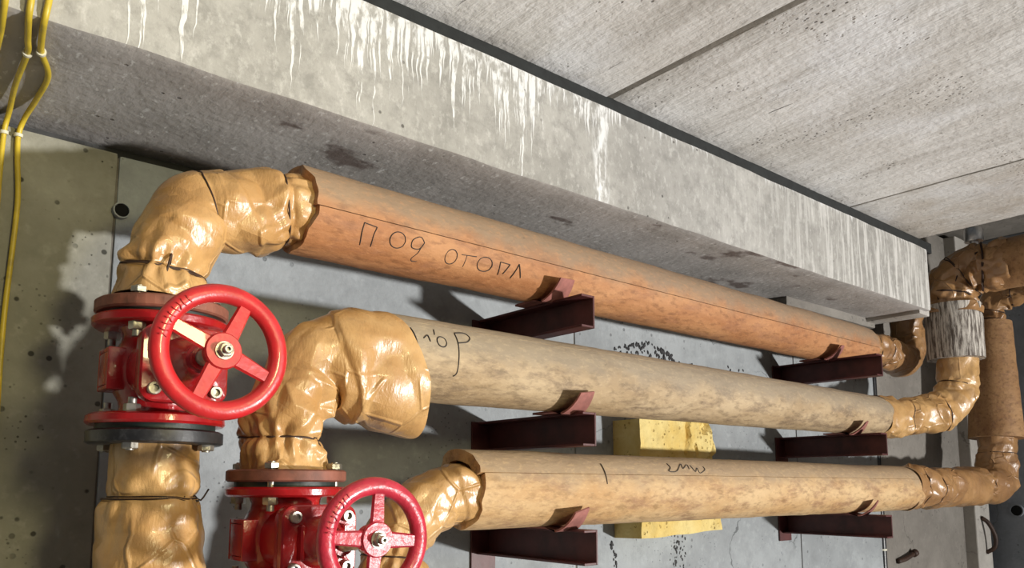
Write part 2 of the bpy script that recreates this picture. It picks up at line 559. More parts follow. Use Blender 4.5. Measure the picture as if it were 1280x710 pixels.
def wrap(path, r0, ties=(), seed=0.0, amp=1.0, n=150, ends=(1.0, 1.0), extra=None, pinch=.009, laps=()):
    """crumpled paper sleeve round a pipe path; returns bmesh. ties = arc-length stations pinched by wire,
    laps = sheet edges (station, tilt, phase, height)"""
    L = frames(path)[3][-1]
    off = Vector((seed * 3.1, seed * 7.7, seed * 1.3))
    rnd = random.Random(int(seed * 100))
    def val(i, j, k):
        return noise.noise(Vector((i * 3.17 + seed * 5.3, j * 2.71 + k * 11.3, 4.1 + k))) * 1.9
    def fold(u, v, m, k):
        """piecewise-linear relief on a jittered triangular lattice, periodic round the pipe"""
        i, j = math.floor(u), math.floor(v)
        fu, fv = u - i, v - j
        a, b = val(i, j % m, k), val(i + 1, (j + 1) % m, k)
        c, d = val(i + 1, j % m, k), val(i, (j + 1) % m, k)
        if (i * 7 + j * 3 + k) % 5 < 3:
            if fu + fv < 1:
                return a + (c - a) * fu + (d - a) * fv
            return b + (d - b) * (1 - fu) + (c - b) * (1 - fv)
        if fu > fv:
            return a + (c - a) * fu + (b - c) * fv
        return a + (b - d) * fu + (d - a) * fv
    lat = []
    for lam, a in ((.085, .0140), (.050, .0150), (.030, .0060)):
        lat.append((lam, max(3, round(2 * PI * r0 / lam)), a))
    def rad(s, th, p, d):
        q = p + d * r0 + off
        w1, w2 = noise.noise(q * 9.0), noise.noise(q * 9.0 + Vector((7, 2, 5)))
        near = 0.0
        for t in ties:
            near = max(near, math.exp(-((s - t) / .05) ** 2))
        h = 0.0
        for k, (lam, m, a) in enumerate(lat):
            g = 1.0 if k == 0 else min(1.3, sstep(-.2, .25, noise.noise(q * 7.0 + Vector((k * 5, 1, 2)))) + .6 * near)
            u = s / lam + .45 * w1 + .35 * math.sin(th + k)
            v = th / (2 * PI) * m + .45 * w2 + s * (3.5 if k else 0)
            h += a * g * fold(u, v, m, k)
        r = r0 + amp * h
        for t in ties:
            x = (s - t) / .008
            r -= pinch * math.exp(-abs(x))
            y = (s - t) / .04
            pl = tri(th * (9 + 4 * noise.noise(Vector((seed, t * 9, 1)))) / (2 * PI) * 1.0 + 1.2 * noise.noise(q * 12) + seed)
            r += amp * .0042 * math.exp(-y * y) * pl * (1 - .7 * math.exp(-x * x))
        for st, tilt, ph, hh in laps:
            e = s - (st + tilt * math.sin(th + ph))
            r += hh * sstep(-.0035, .0035, e) * math.exp(-max(0, e) / .09)
        if extra:
            r = extra(s, th, r, L, q)
        return r
    bm = bmesh.new()
    sweep(bm, path, rad, n, cap=False)
    wrap.rad = rad
    return bm

def tie_ring(path, s0, r, seed=0, turns=1.0, wire=.0016, tilt=.0, tail=True):
    """wire twisted round the paper sleeve made last, at arc length s0"""
    P, T, N, S = frames(path)
    rnd = random.Random(seed)
    def at(s, th, lift):
        i = min(range(len(S)), key=lambda j: abs(S[j] - s))
        u, v = N[i]
        d = u * math.cos(th) - v * math.sin(th)
        q = wrap.rad(S[i], th, P[i], d)
        q = q[0] if isinstance(q, tuple) else q
        return P[i] + T[i] * (s - S[i]) + d * (q + lift), d, T[i]
    pts = []
    m = int(48 * turns)
    for k in range(m + 1):
        th = 2 * PI * k / 48 + seed
        s = s0 + tilt * math.sin(th) + .003 * noise.noise(Vector((k * .2, seed, 0))) + .004 * (k // 48)
        pts.append(at(s, th, wire * .6)[0])
    # the wire bridges the hollows of the paper
    pts = [pts[0]] + [(pts[k - 1] + pts[k] * 2 + pts[k + 1]) / 4 for k in range(1, m)] + [pts[-1]]
    bm = bmesh.new()
    tube(bm, pts, wire, 6)
    if tail:
        b, d, t = at(s0, PI * .5 + rnd.uniform(-.6, .9), .001)
        tube(bm, [b, b + d * .010 + t * rnd.uniform(-.02, .02), b + d * .012 + Vector((rnd.uniform(-.03, .03), 0, rnd.uniform(-.03, .02)))], wire, 6)
    return bm

def half_shell(A, B, ra, rb, th0, th1, thick, rag0, rag1, seed, nx=90, nt=34):
    """half of a rigid insulation shell between axis points A and B, from angle th0 to th1 (0 = top, 90 deg = towards the room)"""
    A, B = Vector(A), Vector(B)
    bm = bmesh.new()
    t = (B - A).normalized()
    up = (Vector((0, 0, 1)) - t * t.z).normalized()
    sd = t.cross(up)
    L = (B - A).length
    grid = []
    for side in (0, 1):
        g = []
        for i in range(nx + 1):
            row = []
            f = i / nx
            # crowd stations near both ends
            for k in range(nt + 1):
                th = th0 + (th1 - th0) * k / nt
                s = f * L
                w0 = max(0, 1 - s / .12)
                w1 = max(0, 1 - (L - s) / .12)
                e = Vector((th * 1.7, seed, 0))
                s += w0 * rag0 * (noise.noise(e * .8) * 1.6 + .25 * noise.noise(e * 3)) - w1 * rag1 * noise.noise(e * .9 + Vector((0, 5, 0)))
                r = ra + (rb - ra) * f - side * thick
                d = up * math.cos(th) + sd * math.sin(th)
                q = A + t * s + d * r
                if side == 0:
                    r += .0022 * noise.noise(q * 6 + Vector((seed, 0, 0))) + .0009 * noise.noise(q * 35)
                row.append(bm.verts.new(A + t * s + d * r))
            g.append(row)
        grid.append(g)
    for side in (0, 1):
        g = grid[side]
        for i in range(nx):
            for k in range(nt):
                bm.faces.new((g[i][k], g[i + 1][k], g[i + 1][k + 1], g[i][k + 1]))
    o, n_ = grid
    for i in range(nx):
        for k in (0, nt):
            bm.faces.new((o[i][k], o[i + 1][k], n_[i + 1][k], n_[i][k]))
    for k in range(nt):
        for i in (0, nx):
            bm.faces.new((o[i][k], o[i][k + 1], n_[i][k + 1], n_[i][k]))
    return bm

def shells(root, A, B, ra, rb, seam, mat, rag0=.008, rag1=.005, thick=.028, seed=1.0, label=None):
    gap = .0008 / ra
    for k in range(2):
        o = obj('insulation_shell', half_shell(A, B, ra, rb, seam + k * PI + gap, seam + (k + 1) * PI - gap, thick, rag0, rag1, seed + k * .13), mat, root)
        smooth_angle(o, 40)

# ------------------------------------------------------------------ setting
WY = 1.75          # face of the back wall
wall = struct(obj('wall_back', box(bmesh.new(), (-2.6, WY + .06, -1.65), (5.1, WY + .2, 1.42)), 'mortar'), 'grey precast concrete wall behind the three pipes', 'wall')
for x0, x1, z1, m, lab in ((-2.6, -.935, .70, 'wall_lamplit', None), (-.928, .3735, .70, 'wall_lamplit', None), (.3765, 1.713, .695, 'wall', None), (1.718, 2.997, .695, 'wall', None), (3.003, 3.705, .695, 'wall', None), (3.74, 4.72, 1.40, 'wall_far', None)):
    o = obj('wall_panel', rough_box((x0, WY, -1.65), (x1, WY + .10, z1), .16, .0022, .006, x0), m, wall)
    smooth_angle(o, 30)
for x0, m in ((.375, 'filling'), (1.7155, 'filling'), (3.0, 'filling')):
    obj('joint_filling', rough_box((x0 - .006, WY + .005, -1.65), (x0 + .006, WY + .09, .69), .1, .002, .001, x0), m, wall)
obj('pilaster', rough_box((4.66, WY - .06, -1.65), (4.86, WY + .08, 1.40), .2, .002, .006, 3), 'pilaster', wall)
struct(obj('wall_right', rough_box((4.95, -2.2, -1.65), (5.1, WY + .1, 1.42), .4, .003, .005, 5), 'end_wall'), 'blue grey painted end wall behind the risers', 'wall')
struct(obj('floor', box(bmesh.new(), (-2.6, -5.6, -1.75), (5.1, WY + .2, -1.65)), 'floor'), 'grey concrete basement floor', 'floor')

ceil = struct(obj('ceiling', box(bmesh.new(), (-2.6, -3.6, 1.12), (3.41, WY + .2, 1.2)), 'mortar'), 'pale board-marked concrete ceiling slabs', 'ceiling')
for x0, x1, dz in ((-2.6, -1.16, 0), (-1.15, .165, .002), (.175, 1.478, .0), (1.500, 2.806, .003), (2.818, 3.41, .006)):
    o = obj('ceiling_slab', rough_box((x0, -3.6, 1.04 + dz), (x1, WY + .1, 1.13), .11, .003, .005, x1), 'ceiling', ceil)
    smooth_angle(o, 30)
for x0, x1 in ((-1.16, -1.15), (.165, .175), (1.474, 1.504), (2.803, 2.82)):
    o = obj('joint_filling', rough_box((x0, -3.6, 1.0445), (x1, WY + .1, 1.13), .05, .003, .002, x1), 'filling', ceil)
    smooth_angle(o, 30)
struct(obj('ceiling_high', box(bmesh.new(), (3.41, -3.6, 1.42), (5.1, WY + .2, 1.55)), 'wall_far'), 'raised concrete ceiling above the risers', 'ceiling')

o = struct(obj('trim_beam', rough_box((-2.6, 1.355, .73), (3.43, WY + .1, 1.0), .05, .0028, .009, 2), 'beam'), 'long concrete beam with white lime runs under the ceiling', 'beam')
smooth_angle(o, 30)
struct(obj('trim_joint', rough_box((-2.6, 1.372, 1.0), (3.52, WY, 1.045), .25, .001, .003, 8), 'strip'), 'dark joint strip between beam and ceiling slabs', 'trim')
o = struct(obj('trim_bearing', rough_box((3.36, 1.375, .715), (3.465, WY, 1.01), .05, .004, .006, 4), 'pilaster'), 'pale mortar bearing at the far end of the beam', 'trim')
smooth_angle(o, 30)
struct(obj('trim_ledge', rough_box((2.72, 1.60, .695), (3.44, WY, .735), .06, .003, .006, 6), 'wall_far'), 'narrow concrete ledge under the far end of the beam', 'trim')

# ------------------------------------------------------------------ pipes
R = math.radians
# --- upper pipe
p1 = thing('heating_pipe', 'terracotta insulated pipe lettered in black, uppermost of the three', 'pipe', (.397, 1.454, .318))
A, B = (.640, 1.454, .554), (3.24, 1.583, .584)
shells(p1, A, B, .090, .090, R(98), 'shell_orange', .014, .004, .026, 1.0)
path = fillet([(.74, 1.457, .560), (.634, 1.454, .551), (.544, 1.454, .533), (.440, 1.454, .514), (.408, 1.454, .42), (.400, 1.454, .322)], [.3, .3, .035, .15], .0032)
Ls = frames(path)[3][-1]
def fold1(s, th, r, L, q):
    r -= .007 * math.exp(-abs(s - .285) / .007)
    r += .005 * sstep(.13, .16, s)
    return r
ties1 = [.135, Ls - .055]
o = obj('paper_wrap', wrap(path, .071, ties1, 1.3, 1.0, 150, extra=fold1, laps=[(.215, .03, 1.2, .004)]), 'paper', p1, True)
obj('tie_wire', tie_ring(path, ties1[0], .067, 3, 1.05, .0018, .012, False), 'wire', p1, True)
obj('tie_wire', tie_ring(path, ties1[1], .069, 4, 2.3, .0018, .003), 'wire', p1, True)
obj('tie_wire', tie_ring(path, .285, .066, 9, 1.0, .0018, .004, False), 'wire', p1, True)
# far end of the upper pipe: paper-wrapped bend behind the grey riser
path = fillet([(3.15, 1.578, .583), (3.80, 1.61, .583), (3.80, 1.61, .90), (3.74, 1.38, .92)], [.13, .1], .006)
t = [.16, .30]
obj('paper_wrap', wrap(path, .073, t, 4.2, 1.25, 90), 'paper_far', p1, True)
for i, s in enumerate(t):
    obj('tie_wire', tie_ring(path, s, .07, 5 + i, 1.5, .002), 'wire', p1, True)
lathe_b = bmesh.new()
lathe(lathe_b, [(0, .075), (0, .106), (.003, .110), (.019, .110), (.022, .106), (.022, .075)], (0, 0, 1), (.400, 1.454, .296))
obj('pipe_flange', lathe_b, 'rust_flange', p1, label='rusty brown companion flange')
smooth_angle(p1.children[-1], 40)

# --- middle pipe
p2 = thing('heating_pipe', 'dusty tan insulated pipe running between the upper and lower pipes', 'pipe', (.617, 1.40, .02))
A, B = (.80, 1.40, .266), (3.235, 1.495, .281)
shells(p2, A, B, .090, .080, R(42), 'shell_tan', .006, .005, .026, 2.0)
path = fillet([(.850, 1.402, .266), (.714, 1.40, .252), (.645, 1.40, .235), (.617, 1.40, .14), (.616, 1.40, .026)], [.2, .07, .1], .0032)
Ls = frames(path)[3][-1]
def flap(s, th, r, L, q):
    # loose sleeve sags below the rigid shell and its lower edge hangs free
    k = 1 - sstep(.12, .24, s)
    low = max(0, math.cos(th - PI))
    r += k * (.029 + .032 * low ** 1.6)
    r += .034 * (1 - sstep(.0, .10, s)) * low ** 6
    if s > L - .05:
        r += (s - L + .05) * .10
    sl = max(0, 1 - s / .12)
    return (r, Vector((sl * (.026 * max(0, -math.cos(th)) - .034 * max(0, math.cos(th)) + .010 * noise.noise(Vector((th * 1.5, 2, 2)))), 0, 0)))
ties2 = [Ls - .062]
o = obj('paper_wrap', wrap(path, .070, ties2, 2.6, 1.45, 150, extra=flap, laps=[(.13, .025, .4, -.006), (.235, .02, 2.2, .004)]), 'paper', p2, True)
obj('tie_wire', tie_ring(path, ties2[0], .065, 2, 1.4, .0018), 'wire', p2, True)
path = fillet([(3.15, 1.492, .281), (3.42, 1.45, .285), (3.655, 1.365, .345), (3.665, 1.36, .62)], [.3, .16], .006)
Ls = frames(path)[3][-1]
t = [.17, .40, .58]
obj('paper_wrap', wrap(path, .080, t, 6.2, .9, 90), 'paper', p2, True)
for i, s in enumerate(t):
    obj('tie_wire', tie_ring(path, s, .077, 7 + i, 1.3, .002), 'wire', p2, True)
b = bmesh.new()
def bark(s, th, p, d):
    return .113 + .0025 * noise.noise((p + d * .113) * 25)
sweep(b, [(3.665, 1.36, .548 + i * .012) for i in range(21)], bark, 48)
smooth_angle(obj('riser_shell', b, 'shell_bark', p2, label='grey streaked insulation sleeve'), 40)
path = fillet([(3.665, 1.36, .74), (3.68, 1.36, .935), (3.70, 1.12, .94)], [.11], .006)
t = [.06, .17, .27]
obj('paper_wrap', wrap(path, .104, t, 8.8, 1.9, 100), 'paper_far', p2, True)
for i, s in enumerate(t):
    obj('tie_wire', tie_ring(path, s, .094, 17 + i, 1.8, .0025, .03), 'wire', p2, True)
b = bmesh.new()
sweep(b, [(3.70, 1.19 - .05 * i, .94) for i in range(22)], lambda s, th, p, d: .108 + .003 * noise.noise((p + d * .1) * 12), 48)
smooth_angle(obj('branch_shell', b, 'shell_brown', p2, label='brown insulated branch towards the room'), 40)
b = bmesh.new()
lathe(b, [(0, .075), (0, .104), (.003, .108), (.019, .108), (.022, .104), (.022, .075)], (0, 0, 1), (.62, 1.40, .007))
smooth_angle(obj('pipe_flange', b, 'rust_flange', p2, label='rusty brown companion flange'), 40)

# the same line carries on below its valve
path = fillet([(.62, 1.40, -.218), (.62, 1.40, -.40), (.615, 1.40, -.60)], .1, .006)
obj('paper_wrap', wrap(path, .074, [.09], 6.6, .8, 90), 'paper', p2, True)
obj('tie_wire', tie_ring(path, .09, .068, 15, 1.6), 'wire', p2, True)
b = bmesh.new()
lathe(b, [(0, .07), (0, .104), (.003, .108), (.019, .108), (.022, .104), (.022, .07)], (0, 0, 1), (.62, 1.40, -.219))
smooth_angle(obj('pipe_flange', b, 'black_flange', p2, label='black painted companion flange'), 40)

# --- lower pipe
p3 = thing('heating_pipe', 'straw coloured insulated pipe, lowest of the three, above the bottom brackets', 'pipe', (.86, 1.42, -.42))
A, B = (1.045, 1.442, -.008), (3.34, 1.475, -.010)
shells(p3, A, B, .091, .090, R(66), 'shell_yellow', .014, .004, .026, 3.0)
path = fillet([(1.153, 1.442, -.004), (1.083, 1.442, -.010), (1.016, 1.442, -.024), (.943, 1.442, -.048), (.885, 1.442, -.10), (.872, 1.442, -.25), (.87, 1.442, -.46)], [.3, .3, .12, .08, .2], .0032)
t = [.125, .335]
obj('paper_wrap', wrap(path, .070, t[1:], 5.1, 1.0, 150, laps=[(.125, .02, .5, -.004), (.19, .03, 2.0, .005)]), 'paper', p3, True)
obj('tie_wire', tie_ring(path, t[1], .066, 22, 1.4, .0018), 'wire', p3, True)
path = fillet([(3.30, 1.475, -.010), (4.345, 1.46, .0), (4.375, 1.46, .36)], [.13], .007)
t = [.10, .20, .80, 1.16]
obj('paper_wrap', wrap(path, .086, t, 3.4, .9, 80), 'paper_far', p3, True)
for i, s in enumerate(t):
    obj('tie_wire', tie_ring(path, s, .083, 31 + i, 1.2, .002), 'wire', p3, True)
b = bmesh.new()
sweep(b, [(4.36 + i * .002, 1.46, .235 + i * .0295) for i in range(21)], lambda s, th, p, d: .096 + .026 * (1 - s / .6) + .003 * noise.noise((p + d * .12) * 14), 48)
smooth_angle(obj('riser_shell', b, 'shell_brown', p3, label='brown insulation sleeve'), 40)
path = fillet([(4.40, 1.46, .78), (4.40, 1.46, .965), (4.40, .3, .965)], [.10], .008)
t = [.05, .1, .25, .5]
obj('paper_wrap', wrap(path, .066, t, 9.8, 1.4, 70), 'paper_far', p3, True)
for i, s in enumerate(t):
    obj('tie_wire', tie_ring(path, s, .073, 41 + i, 1.3, .0025, .01), 'wire', p3, True)

# --- pipe below the left valve
p4 = thing('heating_pipe', 'gold paper wrapped pipe dropping below the left red valve', 'pipe', (.400, 1.454, -.5))
path = fillet([(.400, 1.454, .070), (.400, 1.454, -.2), (.392, 1.452, -.5)], .1, .004)
def skirt(s, th, r, L, q):
    return r + .022 * max(0, min(1, (s - .10) / .16))
obj('paper_wrap', wrap(path, .072, [.088], 7.9, .7, 120, extra=skirt), 'paper', p4, True)
obj('tie_wire', tie_ring(path, .088, .068, 13, 2.2), 'wire', p4, True)
b = bmesh.new()
lathe(b, [(0, .07), (0, .106), (.003, .111), (.021, .111), (.024, .106), (.024, .07)], (0, 0, 1), (.400, 1.454, .070))
smooth_angle(obj('pipe_flange', b, 'black_flange', p4, label='black painted companion flange'), 40)

# ------------------------------------------------------------------ handwriting
def on_pipe(A, B, ra, rb, x, th, lift=.0004):
    A, B = Vector(A), Vector(B)
    f = (x - A.x) / (B.x - A.x)
    t = (B - A).normalized()
    up = (Vector((0, 0, 1)) - t * t.z).normalized()
    sd = t.cross(up)
    return A.lerp(B, f) + (up * math.cos(th) + sd * math.sin(th)) * (ra + (rb - ra) * f + lift)

def write(root, A, B, ra, rb, letters, mat, wdt):
    """letters: lists of strokes in (x along the pipe, degrees round it); each letter is a part of its own"""
    for letter in letters:
        bm = bmesh.new()
        for st in letter:
            pts = spline([Vector((x, R(d) * ra, 0)) for x, d in st], .004)
            tube(bm, [on_pipe(A, B, ra, rb, p.x, p.y / ra) for p in pts], wdt, 5, .01)
        obj('letter', bm, mat, root, True)

def oval(cx, cy, rx, ry, n=10, a0=0, a1=360):
    return [(cx + rx * math.cos(R(a0 + (a1 - a0) * k / n)), cy + ry * math.sin(R(a0 + (a1 - a0) * k / n))) for k in range(n + 1)]
A1, B1 = (.640, 1.454, .554), (3.24, 1.583, .584)
S1 = [[[(.749, 106), (.780, 108)], [(.749, 106), (.748, 119), (.753, 136)], [(.780, 108), (.776, 119), (.778, 135)]],
      [oval(.835, 118, .019, 11)],
      [[(.902, 113), (.892, 107), (.882, 108), (.871, 114), (.874, 123), (.893, 122.8), (.902, 113), (.897, 120), (.893, 129), (.884, 138), (.888, 142.7), (.901, 141)]],
      [oval(.981, 123.5, .016, 11)],
      [[(1.007, 116.8), (1.050, 114.7)], [(1.022, 116.1), (1.022, 134)]],
      [oval(1.080, 123, .022, 11)],
      [[(1.123, 114), (1.154, 114.5)], [(1.123, 114), (1.129, 134)], [(1.154, 114.5), (1.142, 131)]],
      [[(1.170, 135), (1.182, 110.5)], [(1.182, 110.5), (1.200, 131)]]]
write(p1, A1, B1, .0905, .0905, S1, 'ink', .0011)
A2, B2 = (.80, 1.40, .266), (3.235, 1.495, .281)
S2 = [[[(.930, 56), (.935, 66), (.938, 77), (.940, 85), (.937, 91)]],
      [[(.861, 70), (.872, 64.7), (.875, 68), (.877, 73.5)]],
      [[(.895, 53), (.892, 62)]],
      [oval(.907, 71.5, .012, 7.5)],
      [[(.949, 53.8), (.950, 66.4), (.949, 81), (.948, 95), (.947, 112), (.940, 116)], [(.950, 53), (.977, 50.4), (.988, 58), (.977, 65.7), (.951, 69.7)]]]
S2[0] = [[(.835, 56), (.840, 66), (.843, 77), (.845, 85), (.842, 91)]]
write(p2, A2, B2, .0905, .0805, S2, 'ink', .0013)
A3, B3 = (1.045, 1.442, -.008), (3.34, 1.475, -.010)
S3 = [[[(1.713, 40.7), (1.714, 51), (1.700, 58), (1.733, 57.8), (1.773, 41), (1.768, 52), (1.799, 42.5), (1.795, 53)]],
      [[(1.811, 44), (1.817, 58), (1.834, 50), (1.835, 60.7), (1.867, 53.7), (1.869, 46)]],
      [[(1.441, 45.7), (1.440, 59.5), (1.439, 70), (1.438, 82)]]]
write(p3, A3, B3, .0915, .0905, S3, 'ink_faded', .0012)

# ------------------------------------------------------------------ brackets
def bracket(x, top, pr, pc, label, plate_low=.03, y0=1.335):
    """channel cantilever open to the left, wall plate and curved pipe saddle. pc = (y, z) of the pipe axis here"""
    h, fl, tk = .082, .046, .006
    root = thing('pipe_bracket', label, 'bracket', (x, WY, top - h), 'maroon steel pipe brackets')
    b = bmesh.new()
    box(b, (x - tk, y0, top - h), (x, WY - .006, top), .001)
    obj('channel_web', b, 'primer', root)
    for z in (top - tk, top - h):
        b = bmesh.new()
        box(b, (x - fl, y0, z), (x - tk, WY - .006, z + tk), .001)
        obj('channel_flange', b, 'primer', root)
    b = bmesh.new()
    box(b, (x - .066, WY - .006, top - h - plate_low), (x + .018, WY, top), .001)
    obj('wall_plate', b, 'primer', root)
    # saddle: bent strip under the front of the pipe
    b = bmesh.new()
    y, z = pc
    rr = pr + .016
    prof = [(y + .055, top), (y - .01, top + .001)]
    a0 = math.acos(min(1, max(-1, (z - top) / rr))) if z - top < rr else .05
    for k in range(15):
        a = max(.12, a0) + (R(66) - max(.12, a0)) * k / 14
        prof.append((y - math.sin(a) * rr, z - math.cos(a) * rr))
    V = []
    for xx, so in ((x - .078, .022), (x - .008, -.004)):
        for off in (0, .005):
            V.append([b.verts.new((xx, py + (0 if i < 2 else (off + so * (i - 1) / 15) * (py - y) / rr), pz + (off if i < 2 else (off + so * (i - 1) / 15) * (pz - z) / rr))) for i, (py, pz) in enumerate(prof)])
    n = len(prof)
    for i in range(n - 1):
        b.faces.new((V[0][i], V[0][i + 1], V[2][i + 1], V[2][i]))
        b.faces.new((V[1][i], V[1][i + 1], V[3][i + 1], V[3][i]))
        b.faces.new((V[0][i], V[0][i + 1], V[1][i + 1], V[1][i]))
        b.faces.new((V[2][i], V[2][i + 1], V[3][i + 1], V[3][i]))
    for i in (0, n - 1):
        b.faces.new((V[0][i], V[1][i], V[3][i], V[2][i]))
    smooth_angle(obj('saddle', b, 'primer_dust_lit', root, label='pinkish curved steel saddle, dusty and coloured as if lit'), 40)
    return root

def axis_at(A, B, x):
    f = (x - A[0]) / (B[0] - A[0])
    return (A[1] + (B[1] - A[1]) * f, A[2] + (B[2] - A[2]) * f)
for A_, B_, r_, x_, lab, pl in (
        (A1, B1, .09, 1.375, 'maroon channel bracket under the terracotta pipe, nearer the valves', .02),
        (A2, B2, .0875, 1.375, 'maroon channel bracket under the dusty tan pipe, nearer the valves', .02),
        (A3, B3, .091, 1.375, 'maroon channel bracket under the straw pipe, nearer the valves', .20),
        (A1, B1, .09, 2.90, 'maroon channel bracket under the terracotta pipe, at its far end', .02),
        (A2, B2, .0812, 2.90, 'maroon channel bracket under the dusty tan pipe, at its far end', .02),
        (A3, B3, .090, 2.90, 'maroon channel bracket under the straw pipe, at its far end', .03)):
    pc_ = axis_at(A_, B_, x_ - .03)
    bracket(x_, pc_[1] - r_ - .005, r_, pc_, lab, pl, 1.33)

# ------------------------------------------------------------------ valves
def hexnut(b, c, r, h, axis=(0, 0, 1), rot=0.0):
    ax = Vector(axis).normalized()
    u = ax.orthogonal().normalized()
    v = ax.cross(u)
    O = Vector(c)
    lo, hi, tp = [], [], []
    for k in range(6):
        a = PI / 3 * k + rot
        d = u * math.cos(a) + v * math.sin(a)
        lo.append(b.verts.new(O + d * r))
        hi.append(b.verts.new(O + d * r + ax * h * .85))
        tp.append(b.verts.new(O + d * r * .88 + ax * h))
    for A_, B_ in ((lo, hi), (hi, tp)):
        for k in range(6):
            j = (k + 1) % 6
            b.faces.new((A_[k], A_[j], B_[j], B_[k]))
    b.faces.new(lo)
    b.faces.new(tp)
    return b

def valve(cx, cy, cz, fr, wy, wr, spoke0, label, wheelmat, lower, hubx=0.0, wz=0.0):
    """flanged gate valve: vertical bore, stem towards the room (-Y). fr flange radius, wy handwheel plane, wr wheel radius"""
    root = thing('gate_valve', label, 'valve', (cx, cy, cz - .093))
    H = .093
    # body: vertical barrel bulging at the wedge chamber
    b = bmesh.new()
    lathe(b, [(-H + .015, .070), (-H + .020, .066), (-H + .030, .062), (-.052, .064), (-.038, .072), (-.02, .078), (0, .080), (.02, .078), (.038, .072), (.052, .064), (H - .030, .062), (H - .020, .066), (H - .015, .070)], (0, 0, 1), (cx, cy, cz))
    body = obj('body', b, 'red', root)
    smooth_angle(body, 50)
    # side panels cast on the body, with a recessed window
    for sx in (-1, 1):
        b = bmesh.new()
        x0 = cx + sx * .062
        for a, c in (((x0 - .03, cy - .034, cz - .036), (x0 + .012, cy - .026, cz + .036)), ((x0 - .03, cy + .026, cz - .036), (x0 + .012, cy + .034, cz + .036)),
                     ((x0 - .03, cy - .026, cz + .028), (x0 + .012, cy + .026, cz + .036)), ((x0 - .03, cy - .026, cz - .036), (x0 + .012, cy + .026, cz - .028)),
                     ((x0 - .03, cy - .026, cz - .028), (x0 + .004, cy + .026, cz + .028))):
            box(b, a, c, .003, 2)
        smooth_angle(obj('side_boss', b, 'red', root), 40)
    for s in (-1, 1):
        b = bmesh.new()
        z0 = cz + s * (H - .018)
        lathe(b, [(0, .05), (0, fr - .006), (.004, fr - .001), (.014, fr), (.018, fr - .004), (.018, .05)], (0, 0, s), (cx, cy, z0))
        smooth_angle(obj('flange', b, 'red', root), 40)
        if s > 0 or lower:
            b = bmesh.new()
            lathe(b, [(0, .05), (0, fr - .016), (.009, fr - .016), (.009, .05)], (0, 0, s), (cx, cy, cz + s * H))
            smooth_angle(obj('gasket', b, 'gasket', root), 40)
    # chamber towards the room: rounded square in section, closed by the bonnet
    def sq(y, hw, hh, rc, b, seg=6):
        ring = []
        for qx, qz, a0 in ((1, 1, 0), (-1, 1, 90), (-1, -1, 180), (1, -1, 270)):
            for k in range(seg + 1):
                a = R(a0 + 90 * k / seg)
                ring.append(b.verts.new((cx + qx * (hw - rc) + rc * math.cos(a), y, cz + qz * (hh - rc) + rc * math.sin(a))))
        return ring
    def loft(b, secs):
        rings = [sq(*s, b) for s in secs]
        for A_, B_ in zip(rings, rings[1:]):
            m = len(A_)
            for k in range(m):
                j = (k + 1) % m
                b.faces.new((A_[k], A_[j], B_[j], B_[k]))
        b.faces.new(rings[0])
        b.faces.new(rings[-1])
        return b
    yb = cy - .128        # face where bonnet meets body
    b = loft(bmesh.new(), [(cy, .068, .060, .058), (yb + .05, .064, .058, .050), (yb + .022, .060, .056, .040), (yb + .016, .068, .062, .024), (yb + .001, .069, .063, .024)])
    smooth_angle(obj('chamber', b, 'red', root), 40)
    b = loft(bmesh.new(), [(yb, .069, .063, .024), (yb - .014, .069, .063, .024), (yb - .017, .066, .060, .022), (yb - .018, .044, .044, .040), (yb - .030, .041, .041, .040), (yb - .045, .033, .033, .032), (yb - .060, .024, .024, .0235), (yb - .085, .022, .022, .0215), (yb - .088, .018, .018, .0175), (yb - .10, .018, .018, .0175)])
    bon = smooth_angle(obj('bonnet', b, 'red', root), 40)
    for qx in (-1, 1):
        b = bmesh.new()
        box(b, (cx + qx * .038 - .004, yb - .034, cz - .03), (cx + qx * .038 + .004, yb - .016, cz + .03), .003)
        obj('rib', b, 'red', bon)
        for qz in (-1, 1):
            b = bmesh.new()
            c = (cx + qx * .048, yb - .016, cz + qz * .043)
            lathe(b, [(0, .0105), (.009, .0105), (.011, .0095), (.011, .0062), (.005, .006), (.005, 0)], (0, -1, 0), c, 20)
            smooth_angle(obj('cap_screw', b, 'steel', root), 40)
    # stem and handwheel
    hx, hz = cx + hubx, cz + wz
    b = bmesh.new()
    lathe(b, [(0, .012), (.18, .012)], (Vector((hx, wy, hz)) - Vector((cx, yb - .09, cz))), (cx, yb - .05, cz), 20)
    b.free()
    b = bmesh.new()
    d = Vector((hx, wy - .016, hz)) - Vector((cx, yb - .09, cz))
    lathe(b, [(0, .013), (d.length, .010)], d, (cx, yb - .09, cz), 20)
    smooth_angle(obj('stem', b, 'steel', root), 40)
    C = Vector((hx, wy, hz))
    b = bmesh.new()
    rt = .0142
    nn = 72
    rings = []
    for i in range(nn):
        a = 2 * PI * i / nn
        d = Vector((math.cos(a), 0, math.sin(a)))
        ring = []
        for k in range(16):
            t = 2 * PI * k / 16
            rr = rt * (1 + .03 * noise.noise(Vector((a * 2, t, cx))))
            ring.append(b.verts.new(C + d * (wr - rt + rr * math.cos(t)) + Vector((0, 1, 0)) * rr * .85 * math.sin(t)))
        rings.append(ring)
    for i in range(nn):
        A_, B_ = rings[i], rings[(i + 1) % nn]
        for k in range(16):
            j = (k + 1) % 16
            b.faces.new((A_[k], A_[j], B_[j], B_[k]))
    wheel = obj('handwheel', b, wheelmat, root, True)
